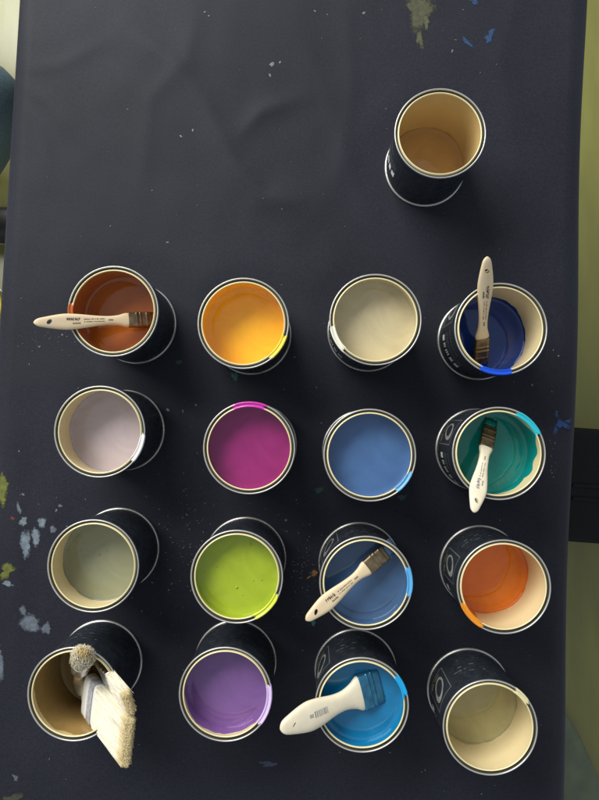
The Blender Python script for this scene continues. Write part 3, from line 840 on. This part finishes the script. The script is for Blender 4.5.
# ------------------------------------------------------------------ seated person on a stool, left of the table
def person():
    kn = fl_px(6, 96, .50); ft = fl_px(-20, 226, .05)
    kx, ky = kn.x, kn.y; fx, fy = ft.x, ft.y
    hx, hy = kx - .42, ky + .20
    root = tag(empty('person', (hx, hy, 0)), 'seated person in blue jeans and black shoes beside the table', 'person')
    V, E, RAD = [], [], []
    def add(p, r, par=None):
        V.append(Vector(p)); RAD.append(r)
        if par is not None: E.append((par, len(V) - 1))
        return len(V) - 1
    pel = add((hx, hy, .55), .125)
    sp1 = add((hx - .02, hy, .68), .120, pel); sp2 = add((hx - .03, hy, .84), .130, sp1); sp3 = add((hx - .02, hy, 1.00), .120, sp2)
    nk = add((hx, hy, 1.10), .052, sp3)
    for s, kk in ((-1, None), (1, None)):
        if s == -1: K = (kx, ky, .50); A = (fx - .06, fy, .10)
        else: K = (kx - .34, ky + .50, .50); A = (kx - .62, ky + .46, .10)
        hp = add((hx + .03, hy + s * .09, .53), .095, pel)
        th = add(((hx + K[0]) / 2, (hy + s * .09 + K[1]) / 2, .53), .080, hp)
        k_ = add(K, .060, th)
        sh = add(((K[0] * .6 + A[0] * .4), (K[1] * .6 + A[1] * .4), K[2] * .6 + A[2] * .4), .058, k_)
        an = add(A, .045, sh)
        sd = add((hx - .02, hy + s * .17, 1.00), .055, sp3)
        el = add((hx + .06, hy + s * .22, .74), .042, sd)
        wr = add((hx + .24, hy + s * .14, .645), .027, el)
        pa = add((hx + .31, hy + s * .12, .640), .030, wr)
        for q, (dy, ln) in enumerate(((-.027, .070), (-.009, .082), (.009, .078), (.027, .062))):
            f1 = add((hx + .335, hy + s * .12 + dy, .642), .010, pa)
            f2 = add((hx + .335 + ln * .55, hy + s * .12 + dy * 1.15, .640), .009, f1)
            add((hx + .335 + ln * .95, hy + s * .12 + dy * 1.2, .622), .0075, f2)
        t1 = add((hx + .28, hy + s * .075, .640), .011, pa); add((hx + .325, hy + s * .058, .632), .009, t1)
    me = bpy.data.meshes.new('body'); me.from_pydata([tuple(v - Vector((hx, hy, 0))) for v in V], E, [])
    o = bpy.data.objects.new('tmp', me); C.objects.link(o)
    o.modifiers.new('s', 'SKIN'); sv = me.skin_vertices[0].data
    for i, r in enumerate(RAD): sv[i].radius = (r, r)
    sv[0].use_root = True
    o.modifiers.new('u', 'SUBSURF').levels = 2
    dg = bpy.context.evaluated_depsgraph_get(); dg.update()
    bmz = bpy.data.meshes.new_from_object(o.evaluated_get(dg)); bpy.data.objects.remove(o)
    for mt in ('denim', 'shirt', 'skin'): bmz.materials.append(M[mt])
    for p_ in bmz.polygons:
        c_ = p_.center; k = 0
        if c_.z > .615: k = 1
        if c_.z > 1.07: k = 2
        if c_.x > .16 and c_.z > .605: k = 2
        p_.material_index = k; p_.use_smooth = True
    body = obj('body', bmz, None, root)
    # head
    vs, fs = lathe([(.002, -.125), (.03, -.118), (.05, -.10), (.064, -.07), (.073, -.03), (.077, .01), (.077, .045), (.070, .08), (.052, .108), (.025, .122), (.002, .125)], 28)
    vs = [(x_ * 1.22 + (.012 if z_ < -.06 and x_ > 0 else 0), y_, z_) for x_, y_, z_ in vs]
    hd = obj('head', mesh('head', vs, fs), M['skin'], root, (.025, 0, 1.245))
    vs, fs = lathe([(.080, .02), (.083, .045), (.076, .085), (.056, .114), (.028, .129), (.002, .132)], 28)
    vs = [(x_ * 1.22 - .006 - (.0 if z_ > .05 else .016), y_, z_) for x_, y_, z_ in vs]
    obj('hair', mesh('hair', vs, fs), M['hair'], hd)
    nv, nf = lathe([(.001, .0), (.010, -.012), (.015, -.034), (.011, -.044), (.001, -.046)], 12)
    obj('nose', mesh('nose', [(x_ + .092, y_, z_) for x_, y_, z_ in nv], nf), M['skin'], hd)
    for s in (-1, 1):
        ev, ef = lathe([(.0005, -.010), (.007, -.007), (.010, 0), (.007, .007), (.0005, .010)], 12)
        obj('eye', mesh('eye', [(x_ + .083, y_ + s * .031, z_ + .006) for x_, y_, z_ in ev], ef), M['hair'], hd)
        ev, ef = lathe([(.001, -.030), (.012, -.022), (.016, 0), (.014, .02), (.001, .030)], 12)
        obj('ear', mesh('ear', [(x_ - .005, y_ * .5 + s * .078, z_ - .005) for x_, y_, z_ in ev], ef), M['skin'], hd)
    # shoes
    for (sx, sy) in ((fx - .06, fy), (kx - .62, ky + .46)):
        st = []
        for i in range(17):
            s = i / 16
            w = interp([(0, .05), (.15, .068), (.4, .066), (.75, .092), (.93, .070), (1, .025)], s)
            hh = interp([(0, .05), (.12, .085), (.35, .085), (.6, .058), (.9, .042), (1, .02)], s)
            st.append((-.07 + .27 * s, w, hh))
        vs, fs = loft(st, 20, 2.6)
        vs = [(x_ + sx - hx, y_ + sy - hy, .036 + z_ + (interp([(0, .05), (.12, .085), (.35, .085), (.6, .058), (.9, .042), (1, .02)], (x_ + .07) / .27) / 2)) for x_, y_, z_ in vs]
        vs = [(x_, y_, max(.030, z_ - .008)) for x_, y_, z_ in vs]
        sh = obj('shoe', mesh('shoe', vs, fs), M['shoe'], root)
        so = []
        for z in (.0128, .031):
            for i in range(32):
                a = 2 * math.pi * i / 32
                so.append((sx - hx + .065 + .138 * math.cos(a), sy - hy + (.036 + .010 * math.cos(a)) * math.sin(a) * 1.05, z))
        ff = [(i, (i + 1) % 32, 32 + (i + 1) % 32, 32 + i) for i in range(32)] + [tuple(range(32)), tuple(range(32, 64))]
        obj('sole', mesh('sole', so, ff, False), M['sole'], sh)
    # stool
    st = tag(empty('stool', (hx - .02, hy, 0)), 'wooden stool under the seated person in jeans', 'stool')
    vs, fs = lathe([(.002, .410), (.165, .410), (.175, .415), (.175, .430), (.168, .436), (.002, .437)], 40)
    obj('seat', mesh('seat', vs, fs), M['table'], st)
    for i in range(4):
        a = math.pi / 4 + i * math.pi / 2
        p0 = Vector((.17 * math.cos(a), .17 * math.sin(a), .0125)); p1 = Vector((.11 * math.cos(a), .11 * math.sin(a), .4095))
        vs = []
        for P in (p0, p1):
            for k in range(10): vs.append((P.x + .016 * math.cos(k * .6283), P.y + .016 * math.sin(k * .6283), P.z))
        obj('leg', mesh('leg', vs, [(k, (k + 1) % 10, 10 + (k + 1) % 10, 10 + k) for k in range(10)] + [tuple(range(10)), tuple(range(10, 20))]), M['table'], st)
person()

# ------------------------------------------------------------------ yellow bucket on the floor, left of the table
def bucket():
    c0 = fl_px(-42, 317, .25)
    t = tag(empty('bucket', (c0.x, c0.y, .0125)), 'bright yellow plastic bucket on the floor beside the table', 'bucket')
    ym = vary(mat('yellow_plastic', (0.72, 0.60, 0.015), 0.35), 30, .06)
    obj('bucket_body', mesh('bucket_body', *lathe([(.002, .004), (.072, .004), (.0945, .2375), (.103, .2375), (.103, .226), (.0965, .226), (.075, .0), (.002, 0)][::-1], 48)), ym, t)
    n = 24; vs, fs = [], []
    for i in range(n + 1):
        a = math.pi * i / n
        cx_, cz = .1045 * math.cos(a), .232 - .095 * math.sin(a) * .25; cy_ = .108 * math.sin(a)
        for k in range(6):
            b2 = k * math.pi / 3; rr = .1045 + .0018 * math.cos(b2)
            vs.append((cx_ * rr / .1045, cy_ * rr / .1045, cz + .0018 * math.sin(b2)))
    for i in range(n):
        for k in range(6): fs.append((i * 6 + k, i * 6 + (k + 1) % 6, (i + 1) * 6 + (k + 1) % 6, (i + 1) * 6 + k))
    obj('handle', mesh('handle', vs, fs), M['steel'], t)
bucket()
